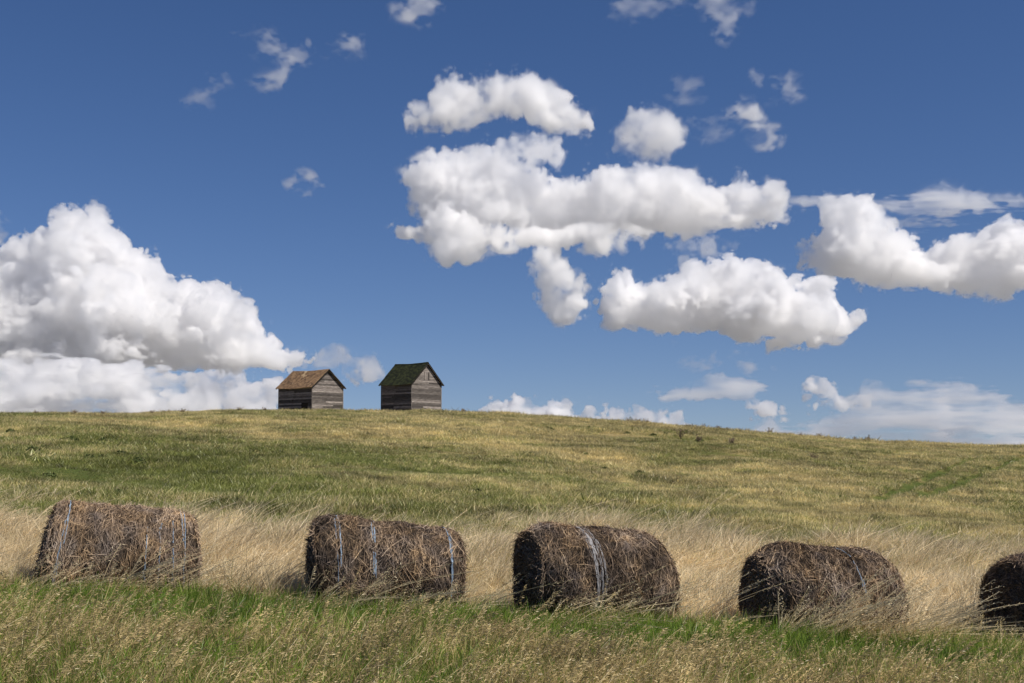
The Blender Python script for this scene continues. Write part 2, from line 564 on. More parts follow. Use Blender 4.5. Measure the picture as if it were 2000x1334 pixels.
def make_bale(pos, yaw, L, Rd, seed, twines, label, sag=.1, lean=0, taper=0, droop=.08, soft=.10, wrap=None, tone=(.5, .23), n_side=17000, n_end=4500):
    B = BaleShape(L, Rd, seed, sag, lean, taper, droop, soft)
    q_ = np.random.default_rng(seed)
    root = empty('hay_bale', pos, yaw)
    tag(root, label, 'hay bale', 'round hay bales lined up along the field edge')
    # packed core
    U = np.linspace(-L / 2, L / 2, 40); T = np.linspace(0, 2 * np.pi, 72, endpoint=False)
    UU, TT = np.meshgrid(U, T, indexing='ij')
    V = [B.side(UU, TT, -.012).reshape(-1, 3)]
    ii = np.arange(40 * 72).reshape(40, 72); jn = np.roll(ii, -1, 1)
    Q = [np.stack([ii[:-1], jn[:-1], jn[1:], ii[1:]], -1).reshape(-1, 4)]
    base = 40 * 72
    for sgn in (-1, 1):
        rf = np.linspace(.985, .02, 10); RF, T2 = np.meshgrid(rf, T, indexing='ij')
        V.append(B.end(RF, T2, sgn, -.012).reshape(-1, 3))
        kk = np.arange(720).reshape(10, 72) + base; kn = np.roll(kk, -1, 1)
        rim = ii[0] if sgn < 0 else ii[-1]; rn = np.roll(rim, -1)
        f = [np.stack([kk[:-1], kn[:-1], kn[1:], kk[1:]], -1).reshape(-1, 4), np.stack([rim, rn, kn[0], kk[0]], -1)]
        Q += f; base += 720
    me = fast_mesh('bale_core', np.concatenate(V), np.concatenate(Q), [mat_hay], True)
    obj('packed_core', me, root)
    # loose straws wrapped round the side
    n = n_side; k = 5
    u0 = q_.uniform(-L / 2 * 1.0, L / 2 * 1.0, n); t0 = q_.uniform(-np.pi, np.pi, n)
    ln = q_.gamma(4.0, .035, n) + .05; ang = np.where(q_.random(n) < .72, q_.normal(0, .45, n), q_.uniform(-1.6, 1.6, n))
    s = np.linspace(-.5, .5, k)[None]
    curl = q_.normal(0, .45, n)[:, None]
    du = ln[:, None] * (s * np.sin(ang)[:, None] + curl * (s ** 2) * .5 * np.cos(ang)[:, None])
    dt = ln[:, None] * (s * np.cos(ang)[:, None] - curl * (s ** 2) * .5 * np.sin(ang)[:, None]) / Rd
    off = .004 + .016 * q_.random(n)[:, None] + np.abs(s) * q_.exponential(.035, n)[:, None] * 1.2 * (s > q_.uniform(-.6, .6, n)[:, None])
    P = B.side(np.clip(u0[:, None] + du, -L / 2 - .03, L / 2 + .03), t0[:, None] + dt, off)
    W = q_.uniform(.003, .008, n)[:, None] * np.array([.5, 1, 1, 1, .3])[None]
    pn_ = value_noise2(u0, t0 * Rd, .11, seed) ; pl_ = value_noise2(u0, t0 * Rd, .38, seed + 40)
    rn_ = np.clip(q_.normal(tone[0], tone[1], n) + .16 * pn_ + .16 * pl_, 0, 1)
    keep_ = q_.random(n) < np.clip(.80 + .35 * pn_, .25, 1)
    P, W, rn_ = P[keep_], W[keep_], rn_[keep_]
    # ends: straws laid in a coil
    m = n_end; PE = []
    for sgn in (-1, 1):
        rf = np.sqrt(q_.uniform(.02, 1, m)); te = q_.uniform(-np.pi, np.pi, m); le = q_.gamma(4, .035, m) + .04; ae = q_.normal(0, .5, m)
        RF = np.clip(rf[:, None] + le[:, None] * s * np.sin(ae)[:, None] / Rd, .02, 1.0)
        TE = te[:, None] + le[:, None] * s * np.cos(ae)[:, None] / (Rd * rf[:, None] + .1)
        oe = .004 + .018 * q_.random(m)[:, None] + np.abs(s) * q_.exponential(.03, m)[:, None]
        PE.append(B.end(RF, TE, sgn, oe))
    P = np.concatenate([P] + PE); W = np.concatenate([W, np.repeat(q_.uniform(.0035, .008, 2 * m)[:, None], k, 1)])
    rn_ = np.r_[rn_, np.clip(q_.normal(tone[0] - .08, tone[1], 2 * m), 0, 1)]
    o = obj('loose_straw', ribbons(P, W, rn_, 'bale_straw', [mat_straw]), root)
    o['kind'] = 'stuff'
    # faded twine
    for (uf, w, t_a, t_b) in twines:
        V, Qs = [], []
        for strand in range(max(2, int(w / .011))):
            T = np.linspace(t_a, t_b, 46) + q_.uniform(-.1, .1); uu = uf * L / 2 + q_.uniform(-w, w) * .5 + .012 * np.sin(T * q_.uniform(1, 3) + q_.uniform(0, 6)) + .003 * q_.normal(size=46)
            ww = q_.uniform(.009, .016); lift = .010 + .009 * q_.random() + .006 * q_.random(46)
            a = B.side(uu - ww / 2, T, lift); b = B.side(uu + ww / 2, T, lift); c_ = B.side(uu, T, lift + .006)
            b0 = sum(len(v) for v in V); V.append(np.concatenate([a, c_, b])); i0 = np.arange(45)
            i0 = i0[np.sin(i0 * q_.uniform(.15, .5) + q_.uniform(0, 6)) > -.55]          # frayed and buried stretches
            Qs += [np.stack([i0 + k0, i0 + k0 + 1, i0 + k0 + 47, i0 + k0 + 46], -1) + b0 for k0 in (0, 46)]
        obj('twine', fast_mesh('bale_twine', np.concatenate(V), np.concatenate(Qs), [wrap or mat_twine]), root)
    BALE_SPOTS.append((pos, yaw, L, Rd))
    return root


def bale_at(px, base_py, y, **kw):
    x = (px - 1000) / F * y / (CP) * 1.0
    d = ray(px, base_py); x = d[0] / d[1] * y
    z = float(ground_z(x, y)) - .06
    return make_bale((x, y, z), **kw)


PI = math.pi
front_top = (-2.1, .5)      # twine shows over the top and the side facing the road (t=0 up, t<0 front)
bale_at(222, 1150, 16.2, yaw=R_(20), L=1.92, Rd=.66, seed=51, lean=.20, taper=-.02, droop=.14, soft=.05, tone=(.62, .22),
        twines=[(-.84, .035, -2.3, .6), (.84, .04, -2.2, .4), (.30, .016, -2.2, -.9), (.50, .016, -2.2, -.8), (.68, .02, -2.2, -.7)],
        label='grey brown round hay bale with a bright blue twine band near one squared end')
bale_at(752, 1170, 16.0, yaw=R_(12), L=1.78, Rd=.67, seed=52, taper=-.02, droop=.12, soft=.08, tone=(.47, .25),
        twines=[(-.72, .035, -2.0, .8), (-.22, .03, -1.6, .6), (.86, .045, -2.2, .1)],
        label='dark brown round hay bale with three blue twine bands and tangled straw')
bale_at(1160, 1200, 16.0, yaw=R_(18), L=1.72, Rd=.71, seed=53, taper=-.03, droop=.10, soft=.17, tone=(.50, .23), wrap=mat_net,
        twines=[(-.24, .17, -2.3, .9)],
        label='golden brown round hay bale with one wide grey twine band and dark shaded end')
bale_at(1607, 1230, 15.9, yaw=R_(13), L=1.74, Rd=.69, seed=54, sag=.2, taper=-.03, droop=.05, soft=.30, tone=(.54, .22),
        twines=[(.22, .025, -1.4, .5)],
        label='slumped round hay bale overgrown with long dry grass stalks')
bale_at(2094, 1245, 15.9, yaw=R_(14), L=1.7, Rd=.70, seed=55, droop=.06, soft=.14, tone=(.45, .22), twines=[(-.3, .035, -2, .5)],
        label='very dark round hay bale ending the row, beyond the overgrown slumped bale')

# dry stalks crowding the bales
bx_, by_ = [], []
for (pos, yaw, L, Rd), nn in zip(BALE_SPOTS, (85, 65, 42, 130, 22)):
    u = r.uniform(-L / 2 - .3, L / 2 + .2, nn); f = -(Rd + .05 + r.random(nn) * .35)
    bx_.append(pos[0] + u * math.cos(yaw) - f * math.sin(yaw)); by_.append(pos[1] + u * math.sin(yaw) + f * math.cos(yaw))
bx_ = np.concatenate(bx_); by_ = np.concatenate(by_)
X, Y = DRY; 
clear = np.ones(len(X), bool)
for (pos, yaw, L, Rd) in BALE_SPOTS:
    ux = (X - pos[0]) * math.cos(yaw) + (Y - pos[1]) * math.sin(yaw); uy = -(X - pos[0]) * math.sin(yaw) + (Y - pos[1]) * math.cos(yaw)
    clear &= ~((np.abs(ux) < L / 2 + .04) & (np.abs(uy) < Rd * .95))
    clear &= ~((np.abs(ux) < L / 2) & (uy < 0) & (uy > -2) & (r.random(len(X)) < .8))
X, Y = X[clear], Y[clear]
nt_ = len(X); kinds = np.where(r.random(nt_) < .90, r.integers(0, 7, nt_), 7 + r.integers(0, 6, nt_))
X = np.r_[X, bx_]; Y = np.r_[Y, by_]; n = len(X)
kinds = np.r_[kinds, 7 + r.integers(0, 6, len(bx_))]
scatter('dry_grass', np.stack([X, Y, ground_z(X, Y)], 1), kinds,
        np.stack([r.normal(size=n) * .16, r.normal(size=n) * .14 + .24 * value_noise2(X, Y, 1.1, 63), r.uniform(-1.1, 1.1, n)], 1),
        np.r_[r.uniform(.5, 1.2, nt_) * (1 + .3 * value_noise2(X[:nt_], Y[:nt_], 1.6, 64)).clip(.5, np.where(kinds[:nt_] > 6, 1.0, 1.5)), r.uniform(.6, 1.15, n - nt_)],
        {'green': np.clip(green(X, Y) * 1.0, 0, .6), 'tone': np.clip(1.05 + .22 * r.normal(size=n) + .20 * value_noise2(X, Y, .7, 42), .45, 1.6)}, src,
        'tall bleached dry grass leaning in the wind around the bales', 'grass')

#  -- hillside
hill = [tuft('hill_tuft', 500 + i, 30, .13, .17, .011, .07, .32, mat_hill, k=3) for i in range(6)]
far_t = [tuft('far_tuft', 520 + i, 22, .18, .30, .024, .07, .36, mat_hill, k=3) for i in range(6)]
src = source_collection('hill_sources', hill + far_t)
x, y = spread_points(23.5, 124, lambda v: 48 if v < 50 else (24 if v < 80 else 15), r, pad=3)
keep = r.random(len(x)) > .85 * track_mask(x, y); x, y = x[keep], y[keep]
n = len(x)
g = green(x, y); tm = track_mask(x, y)
z = ground_z(x, y) - .16 * tm
isfar = y > 55 + 10 * r.normal(size=n)
size = r.uniform(.5, 1.35, n) * (1 - .6 * tm) * (1 + .30 * value_noise2(x, y, 2.5, 44))
size = size * (1 + 1.3 * sstep(104, 116, y) * (r.random(n) ** 3))
size = np.clip(size, .3, 3.2)
scatter('hillside_grass', np.stack([x, y, z], 1), np.where(isfar, 6, 0) + r.integers(0, 6, n),
        np.stack([r.normal(size=n) * .1, r.normal(size=n) * .1, r.uniform(-.7, .7, n)], 1), size,
        {'green': g, 'tone': np.clip((1 + .20 * r.normal(size=n) + .20 * value_noise2(x, y, .55, 47) + .14 * value_noise2(x, y, 1.3, 45) + .10 * value_noise2(x, y, 6, 46)) * (1 - .55 * tm), .3, 1.6)}, src,
        'short mottled green and straw coloured grass covering the hillside', 'grass')

# ------------------------------------------------------------------ wooden sheds
def wood(name, ca, cb, cc):
    M = Mat(name)
    po = M.n('TexCoord').outputs['Object']; rnd = M.n('ObjectInfo').outputs['Random']
    off = M.n('VectorMath', {0: po, 1: M.n('CombineXYZ', {0: M.math('MULTIPLY', rnd, 40), 1: 0.0, 2: M.math('MULTIPLY', rnd, 17)}).outputs[0]}, operation='ADD').outputs[0]
    mp = M.n('Mapping', {'Vector': off, 'Scale': (1.2, 6, 14)}).outputs[0]
    nz = M.noise(1.6, 6, .7, mp)
    c = M.ramp(nz, [(.3, ca), (.52, cb), (.72, cc)])
    v = M.math('ADD', M.math('MULTIPLY', M.math('POWER', rnd, 1.8), 1.5), .45)
    c = M.mix(1.0, c, M.n('CombineXYZ', {0: v, 1: v, 2: v}).outputs[0], 'MULTIPLY')
    b = M.n('Bump', {'Strength': .6, 'Distance': .01, 'Height': nz}).outputs[0]
    return M.surface(M.n('BsdfPrincipled', {'Base Color': c, 'Roughness': .85, 'Normal': b, 'Specular IOR Level': .2}).outputs[0])


mat_board = wood('weathered_boards', (.05, .043, .038), (.15, .13, .115), (.28, .255, .23))
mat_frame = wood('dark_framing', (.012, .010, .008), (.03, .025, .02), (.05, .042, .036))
mat_bare = wood('bare_roof_boards', (.30, .21, .12), (.42, .31, .18), (.5, .4, .26))


def shingle_mat(name, stops):
    M = Mat(name)
    po = M.n('TexCoord').outputs['Object']
    a = M.attr('rnd'); nz = M.noise(2.2, 6, .7, po)
    c = M.ramp(M.math('ADD', M.math('MULTIPLY', a, .4), M.math('MULTIPLY', nz, .7)), stops)
    return M.surface(M.n('BsdfPrincipled', {'Base Color': c, 'Roughness': .9, 'Specular IOR Level': .15}).outputs[0])


mat_brown = shingle_mat('rusty_brown_shingles', [(.3, (.075, .05, .034)), (.5, (.17, .105, .06)), (.75, (.28, .18, .10))])
mat_moss = shingle_mat('mossy_shingles', [(.3, (.010, .012, .008)), (.55, (.022, .026, .012)), (.85, (.05, .056, .022))])

BOX_F = [(0, 3, 2, 1), (4, 5, 6, 7), (0, 1, 5, 4), (1, 2, 6, 5), (2, 3, 7, 6), (3, 0, 4, 7)]


def box_mesh(name, x0, x1, y0, y1, z0, z1, mat):
    v = [(x0, y0, z0), (x1, y0, z0), (x1, y1, z0), (x0, y1, z0), (x0, y0, z1), (x1, y0, z1), (x1, y1, z1), (x0, y1, z1)]
    return new_mesh(name, v, BOX_F, [mat])


def shed(pos, yaw, W, L, H, RH, seed, mat_roof, label, hatch=False, holes=(), bare=False, lean=0.0):
    """gable end faces local -Y (width W along X); long sides along Y"""
    q_ = random.Random(seed)
    root = empty('granary_shed', pos, yaw)
    root.rotation_euler = (0, lean, yaw)
    tag(root, label, 'shed', 'two old granary sheds on the ridge')
    bh = .17; th = .022
    t = .06
    def board_row(wall, length_at, total, place):
        z = 0.0; k = 0
        while z < total - .03:
            h = min(bh - .012, total - z)
            a = length_at(z + h); b = length_at(z)
            yield k, z, h, a, b
            z += bh; k += 1
    for side in range(4):
        gable = side in (0, 2)
        half = W / 2 if gable else L / 2
        dist = L / 2 if gable else W / 2
        wall = obj('wall', None, root)  # placeholder replaced below
        bpy.data.objects.remove(wall)
        ang = side * PI / 2
        # dark inner framing sheet: a closed slab
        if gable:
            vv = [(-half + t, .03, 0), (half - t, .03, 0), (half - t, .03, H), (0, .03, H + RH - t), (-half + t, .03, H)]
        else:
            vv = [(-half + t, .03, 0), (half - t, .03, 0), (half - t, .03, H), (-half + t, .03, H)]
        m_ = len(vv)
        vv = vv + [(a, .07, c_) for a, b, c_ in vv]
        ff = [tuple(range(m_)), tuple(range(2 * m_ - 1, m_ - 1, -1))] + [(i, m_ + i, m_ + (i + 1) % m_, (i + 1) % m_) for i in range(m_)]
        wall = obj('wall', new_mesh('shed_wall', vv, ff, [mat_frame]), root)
        wall.location = {0: (0, -dist, 0), 1: (dist, 0, 0), 2: (0, dist, 0), 3: (-dist, 0, 0)}[side]
        wall.rotation_euler = (0, 0, ang)
        top = H + RH - .05 if gable else H
        def half_at(z):
            if not gable or z <= H: return half
            return max(half * (1 - (z - H) / RH) - .02, .02)
        for k, z, h, a, b in board_row(wall, half_at, top, None):
            jog = q_.uniform(-.012, .012); out = -th + q_.uniform(-.006, .004)
            pieces = [(-1, 1)]
            for (hs, hz0, hz1, hx0, hx1) in holes:
                if hs == side and hz0 <= z <= hz1: pieces = [(-1, hx0), (hx1, 1)]
            if len(pieces) == 1 and b > 1.2 and q_.random() < .45:
                c_ = q_.uniform(-.4, .4); pieces = [(-1, c_ - .004), (c_ + .004, 1)]
            for (f0, f1) in pieces:
                x0b, x1b, x0t, x1t = f0 * b, f1 * b, f0 * a, f1 * a
                if abs(f0) == 1: x0b += jog * .3 + .012 * (not gable); x0t += jog * .3 + .012 * (not gable)
                if abs(f1) == 1: x1b -= .012 * (not gable); x1t -= .012 * (not gable)
                dz = q_.uniform(-.008, .008)
                v = [(x0b, out, z), (x1b, out, z + dz), (x1b, .028, z + dz), (x0b, .028, z), (x0t, out + .006, z + h), (x1t, out + .006, z + h + dz), (x1t, .028, z + h + dz), (x0t, .028, z + h)]
                obj('board', new_mesh('shed_board', v, BOX_F, [mat_board]), wall)
        if hatch and side == 0:
            hz = H + RH * .30
            for i in range(4):
                o = box_mesh('hatch_board', -.30 + i * .15, -.30 + i * .15 + .138, -.05, -.024, hz - .25, hz + .50, mat_board)
                obj('hatch_board', o, wall)
            for sx in (-.35, .31):
                obj('hatch_trim', box_mesh('hatch_trim', sx, sx + .045, -.058, -.024, hz - .30, hz + .54, mat_board), wall)
        # corner boards
        if gable:
            for sx in (-1, 1):
                obj('corner_board', box_mesh('corner_board', sx * half - .045 + .012 * sx, sx * half + .045 + .012 * sx, -.052, -.034, 0, H, mat_board), wall)
    # roof: each slope is a deck carrying shingles
    ov, eave = .22, .28
    sl = math.hypot(W / 2, RH); ux, uz = (W / 2) / sl, RH / sl
    full = sl + eave
    sg = [-.07 * math.sin(PI * i / 8) + q_.uniform(-.012, .012) for i in range(9)]
    for sgn in (-1, 1):
        def P(a, y_, up):   # a: distance down the slope from the ridge
            return (sgn * (a * ux + up * uz), y_, H + RH + .05 - a * uz + up * ux)
        y0, y1 = -L / 2 - ov, L / 2 + ov
        sagm = 8
        vv, ff = [], []
        ysl = [y0 + (y1 - y0) * i / sagm for i in range(sagm + 1)]
        for y_, s_ in zip(ysl, sg):
            for a, up in ((0, 0), (full, 0), (full, .035), (0, .035)):
                x_, yy, zz = P(a, y_, up); vv.append((x_, yy, zz + s_))
        for i in range(sagm):
            for j in range(4): ff.append((4 * i + j, 4 * i + (j + 1) % 4, 4 * i + 4 + (j + 1) % 4, 4 * i + 4 + j))
        ff += [(3, 2, 1, 0), tuple(4 * sagm + j for j in range(4))]
        slope = obj('roof_slope', new_mesh('roof_slope', vv, ff, [mat_bare if bare else mat_frame]), root)
        vs_, fs_, rn_ = [], [], []
        a = full + .03; row = 0
        while a > .02:
            y_ = y0 - .03 - q_.uniform(0, .12)
            while y_ < y1 + .03:
                w = q_.uniform(.12, .26); ya, yb = max(y_, y0 - .03), min(y_ + w - .008, y1 + .03)
                f = (ya - y0) / (y1 - y0)
                miss = bare and sgn == -1 and a < 1.35 and abs(f - .50 - .10 * (1.35 - a)) < .045 + .03 * math.sin(a * 9)
                if yb - ya > .03 and not miss and q_.random() > (.02 if bare else .004):
                    s_ = float(np.interp((ya + yb) / 2, ysl, sg)); lift = q_.uniform(0, .014); low = a + q_.uniform(-.015, .02); b0 = len(vs_)
                    for aa, up in ((low, .052 + lift), (max(low - .30, 0), .040)):
                        for y2 in (ya, yb):
                            for du in (0, -.012):
                                x_, yy, zz = P(aa, y2, up + du); vs_.append((x_, yy, zz + s_))
                    fs_ += [(b0, b0 + 2, b0 + 6, b0 + 4), (b0 + 1, b0 + 5, b0 + 7, b0 + 3), (b0, b0 + 1, b0 + 3, b0 + 2), (b0, b0 + 4, b0 + 5, b0 + 1), (b0 + 2, b0 + 3, b0 + 7, b0 + 6)]
                    rn_ += [q_.random()] * 8
                y_ += w
            a -= .19; row += 1
        sm_ = new_mesh('roof_shingles', vs_, fs_, [mat_roof]); fattr(sm_, 'rnd', rn_)
        o = obj('shingles', sm_, slope); o['kind'] = 'stuff'
        for y_ in (y0 - .02, y1 - .02):   # barge boards under the rakes
            v = [P(0.0, y_, -.11), P(full, y_, -.09), P(full, y_ + .04, -.09), P(0.0, y_ + .04, -.11), P(0.0, y_, -.003), P(full, y_, -.003), P(full, y_ + .04, -.003), P(0.0, y_ + .04, -.003)]
            obj('barge_board', new_mesh('barge_board', v, BOX_F, [mat_frame]), slope)
    if not bare:
        vv, ff = [], []
        for y_, s_ in zip(ysl, sg):
            zt = H + RH + .05 + s_
            vv += [(-.11, y_, zt - .02), (.11, y_, zt - .02), (.10, y_, zt + .03), (0, y_, zt + .10), (-.10, y_, zt + .03)]
        for i in range(8):
            for j in range(5): ff.append((5 * i + j, 5 * i + (j + 1) % 5, 5 * i + 5 + (j + 1) % 5, 5 * i + 5 + j))
        ff += [(4, 3, 2, 1, 0), (40, 41, 42, 43, 44)]
        rb = new_mesh('ridge_cap', vv, ff, [mat_roof]); fattr(rb, 'rnd', [.5] * len(vv)); obj('ridge_cap', rb, root)
    return root


SY = 124.0
def shed_pos(px, py):
    d = ray(px, py); x_ = d[0] / d[1] * SY
    return (x_, SY, CAMZ + d[2] / d[1] * SY)


p1 = shed_pos(607, 803); p2 = shed_pos(803, 803)
shed((p1[0], SY, p1[2] - .25), R_(52), 4.2, 4.75, 2.62, 1.68, 61, mat_brown,
     'grey board shed with sagging brown shingle roof and a bare patch at the ridge',
     holes=[(3, .3, .95, .38, .78), (3, 1.15, 1.3, -.2, -.12)], bare=True, lean=R_(-.6))
shed((p2[0], SY, p2[2] - .25), R_(48), 4.05, 4.35, 2.95, 2.0, 62, mat_moss,
     'taller grey board shed with dark mossy green roof and gable hatch', hatch=True)

# ------------------------------------------------------------------ weeds and shrubs on the hill
M = Mat('dry_weed_stems')
mat_weed = M.surface(M.n('BsdfDiffuse', {'Color': M.ramp(M.attr('rnd'), [(0, (.13, .095, .07)), (.6, (.28, .21, .15)), (1, (.19, .17, .085))])}).outputs[0])
M = Mat('shrub_leaves')
mat_shrub = M.surface(M.n('BsdfDiffuse', {'Color': M.ramp(M.attr('rnd'), [(0, (.05, .065, .025)), (.7, (.09, .11, .04)), (1, (.15, .15, .065))])}).outputs[0])


def weed_mesh(seed, h, n=26):
    q_ = np.random.default_rng(seed); k = 5; t = np.linspace(0, 1, k)[None]
    a = q_.uniform(0, 6.28, n); sp = q_.uniform(.1, .65, n); hh = h * q_.uniform(.5, 1, n)
    P = np.stack([np.cos(a)[:, None] * sp[:, None] * hh[:, None] * t ** 1.3, np.sin(a)[:, None] * sp[:, None] * hh[:, None] * t ** 1.3, hh[:, None] * t - .03], -1)
    W = np.full((n, k), .016) * (1 - .5 * t)
    paths, wid = [], []
    for i in range(n):                      # side sprays with small dead flower heads
        for j in range(7):
            f = q_.uniform(.45, 1); b = P[i, 0] + (P[i, -1] - P[i, 0]) * f; d = q_.normal(size=3); d[2] = abs(d[2]); d *= h * .13 / np.linalg.norm(d)
            paths.append([b + d * u for u in np.linspace(0, 1, k)]); wid.append([.008, .012, .03, .034, .008])
    return ribbons(np.concatenate([P, np.array(paths)]), np.concatenate([W, np.array(wid)]), q_.random(n + len(paths)), 'dry_weed', [mat_weed])


def shrub_mesh(seed, h, w_, n=150):
    q_ = np.random.default_rng(seed); k = 4
    a = q_.uniform(0, 6.28, n); rr = w_ * np.sqrt(q_.random(n)); top = h * (1 - .6 * (rr / w_) ** 2) * q_.uniform(.35, 1, n)
    c_ = np.stack([rr * np.cos(a), rr * np.sin(a), top], 1)
    d = q_.normal(size=(n, 3)); d[:, 2] = np.abs(d[:, 2]) + .3; d *= (.11 / np.linalg.norm(d, axis=1))[:, None]
    P = np.stack([c_ - d * .8 + d * u * 1.6 for u in np.linspace(0, 1, k)], 1)
    W = np.tile(np.array([.012, .06, .055, .01]), (n, 1)) * q_.uniform(.6, 1.3, n)[:, None]
    m = 14; t = np.linspace(0, 1, k)[None]; i = q_.integers(0, n, m)
    S = c_[i][:, None, :] * np.stack([t, t, t], -1) - np.array([0, 0, .03])
    return ribbons(np.concatenate([P, S]), np.concatenate([W, np.full((m, k), .014)]), np.r_[q_.random(n), np.zeros(m)], 'low_shrub', [mat_shrub])


weeds = [weed_mesh(700 + i, .75) for i in range(4)]
shrubs = [shrub_mesh(720 + i, .34, .34) for i in range(4)]
q_ = random.Random(9)


def place(name, me, px, py, size, label, cat, group):
    if py is None:                      # on the crest itself
        ys = np.linspace(80, 121, 300); yy = float(ys[((ground_z((px - 1000) / F / CP * ys, ys) - CAMZ) / ys).argmax()]) - q_.uniform(-.3, .8); xx = (px - 1000) / F * yy / CP; p = (xx, yy, float(ground_z(xx, yy)))
    else: p = on_ground(px, py)
    o = obj(name, me, None, (p[0], p[1], p[2] - .01)); o.scale = (size * q_.uniform(.9, 1.3), size, size * q_.uniform(.8, 1.1)); o.rotation_euler = (0, 0, q_.uniform(0, 6.28))
    return tag(o, label, cat, group)


place('dry_weed', weeds[0], 905, None, 1.15, 'lone dark bushy weed standing on the ridge beside the mossy roofed shed', 'weed', 'dry weeds along the ridge')
for i, (px, py) in enumerate([(1103, 824), (1228, 832), (1245, 834), (1262, 834), (1290, 838), (1318, 842), (1345, 845), (1372, 846), (1400, 850), (1418, 854), (1440, 852), (1455, 853), (1482, 856),
                              (1500, 857), (1540, 858), (1560, 862), (1596, 864), (1640, 868), (1665, 868), (1690, 870), (1430, 872), (1590, 900), (1330, 858), (1365, 866)]):
    place('dry_weed', weeds[i % 4], px, None if i < 20 else py, q_.uniform(.6, 1.15), 'brownish dry weed standing on the falling shoulder of the ridge', 'weed', 'dry weeds along the ridge')
for i, (px, py) in enumerate([(360, 808), (300, 810), (75, 813), (150, 812), (470, 806), (205, 812), (520, 806)]):
    place('dry_weed', weeds[(i + 1) % 4], px, None, q_.uniform(.6, .9), 'small dry weed on the level ridge top beyond the brown roofed shed', 'weed', 'dry weeds along the ridge')
for i, (px, py) in enumerate([(100, 862), (122, 862), (140, 863), (205, 865), (236, 888), (200, 899), (232, 966), (20, 845), (65, 884), (88, 878), (435, 862), (372, 874), (498, 868), (175, 900), (270, 908), (95, 935)]):
    place('low_shrub', shrubs[i % 4], px, py, q_.uniform(.42, .75), 'low dark green shrub on the slope below the brown roofed shed', 'shrub', 'low dark shrubs on the hillside')
place('low_shrub', shrubs[1], 931, 961, .42, 'solitary tiny dark shrub on the slope above the bales', 'shrub', 'low dark shrubs on the hillside')
for i, (px, py) in enumerate([(1150, 837), (1225, 848), (1276, 851), (1300, 850), (1318, 853), (1142, 890), (1180, 918), (1072, 842), (1365, 864), (1250, 928)]):
    place('low_shrub', shrubs[(i + 2) % 4], px, py, q_.uniform(.5, .85), 'low dark green shrub on the slope under the falling ridge', 'shrub', 'low dark shrubs on the hillside')

# ------------------------------------------------------------------ clouds (volumes of water droplets)
def upsample(g, shape, ts):
    out = g
    for ax, n_ in enumerate(shape):
        t = ts[ax]; i = np.floor(t).astype(int); f = (t - i); f = (f * f * (3 - 2 * f)).astype(np.float32)
        a = np.take(out, i, axis=ax); b = np.take(out, i + 1, axis=ax)
        sh = [1, 1, 1]; sh[ax] = n_
        b -= a; b *= f.reshape(sh); a += b; out = a
    return out


def noise3(shape, step, wl, q_):
    ts, ms = [], []
    for n_, w_ in zip(shape, wl):
        t = np.arange(n_) * step / w_ + q_.random(); ts.append(t); ms.append(int(t[-1]) + 2)
    return upsample(q_.standard_normal(ms).astype(np.float32), shape, ts)


def poly_distance(px, py, pts):
    """signed distance in pixels, positive inside"""
    pts = np.array(pts, float); d = np.full(px.shape, 1e9); inside = np.zeros(px.shape, bool)
    for a, b in zip(pts, np.roll(pts, -1, 0)):
        ab = b - a; t = np.clip(((px - a[0]) * ab[0] + (py - a[1]) * ab[1]) / (ab @ ab + 1e-9), 0, 1)
        d = np.minimum(d, np.hypot(px - a[0] - t * ab[0], py - a[1] - t * ab[1]))
        cr = ((a[1] > py) != (b[1] > py)) & (px < (b[0] - a[0]) * (py - a[1]) / (b[1] - a[1] + 1e-9) + a[0])
        inside ^= cr
    return np.where(inside, d, -d)


def cloud_material(ext):
    M = Mat('cloud_droplets')
    pv = M.n('VolumePrincipled', {'Color': (.980, .979, .980, 1), 'Anisotropy': .55, 'Density': ext})
    M.t.links.new(pv.outputs[0], M.out.inputs['Volume'])
    return M.m


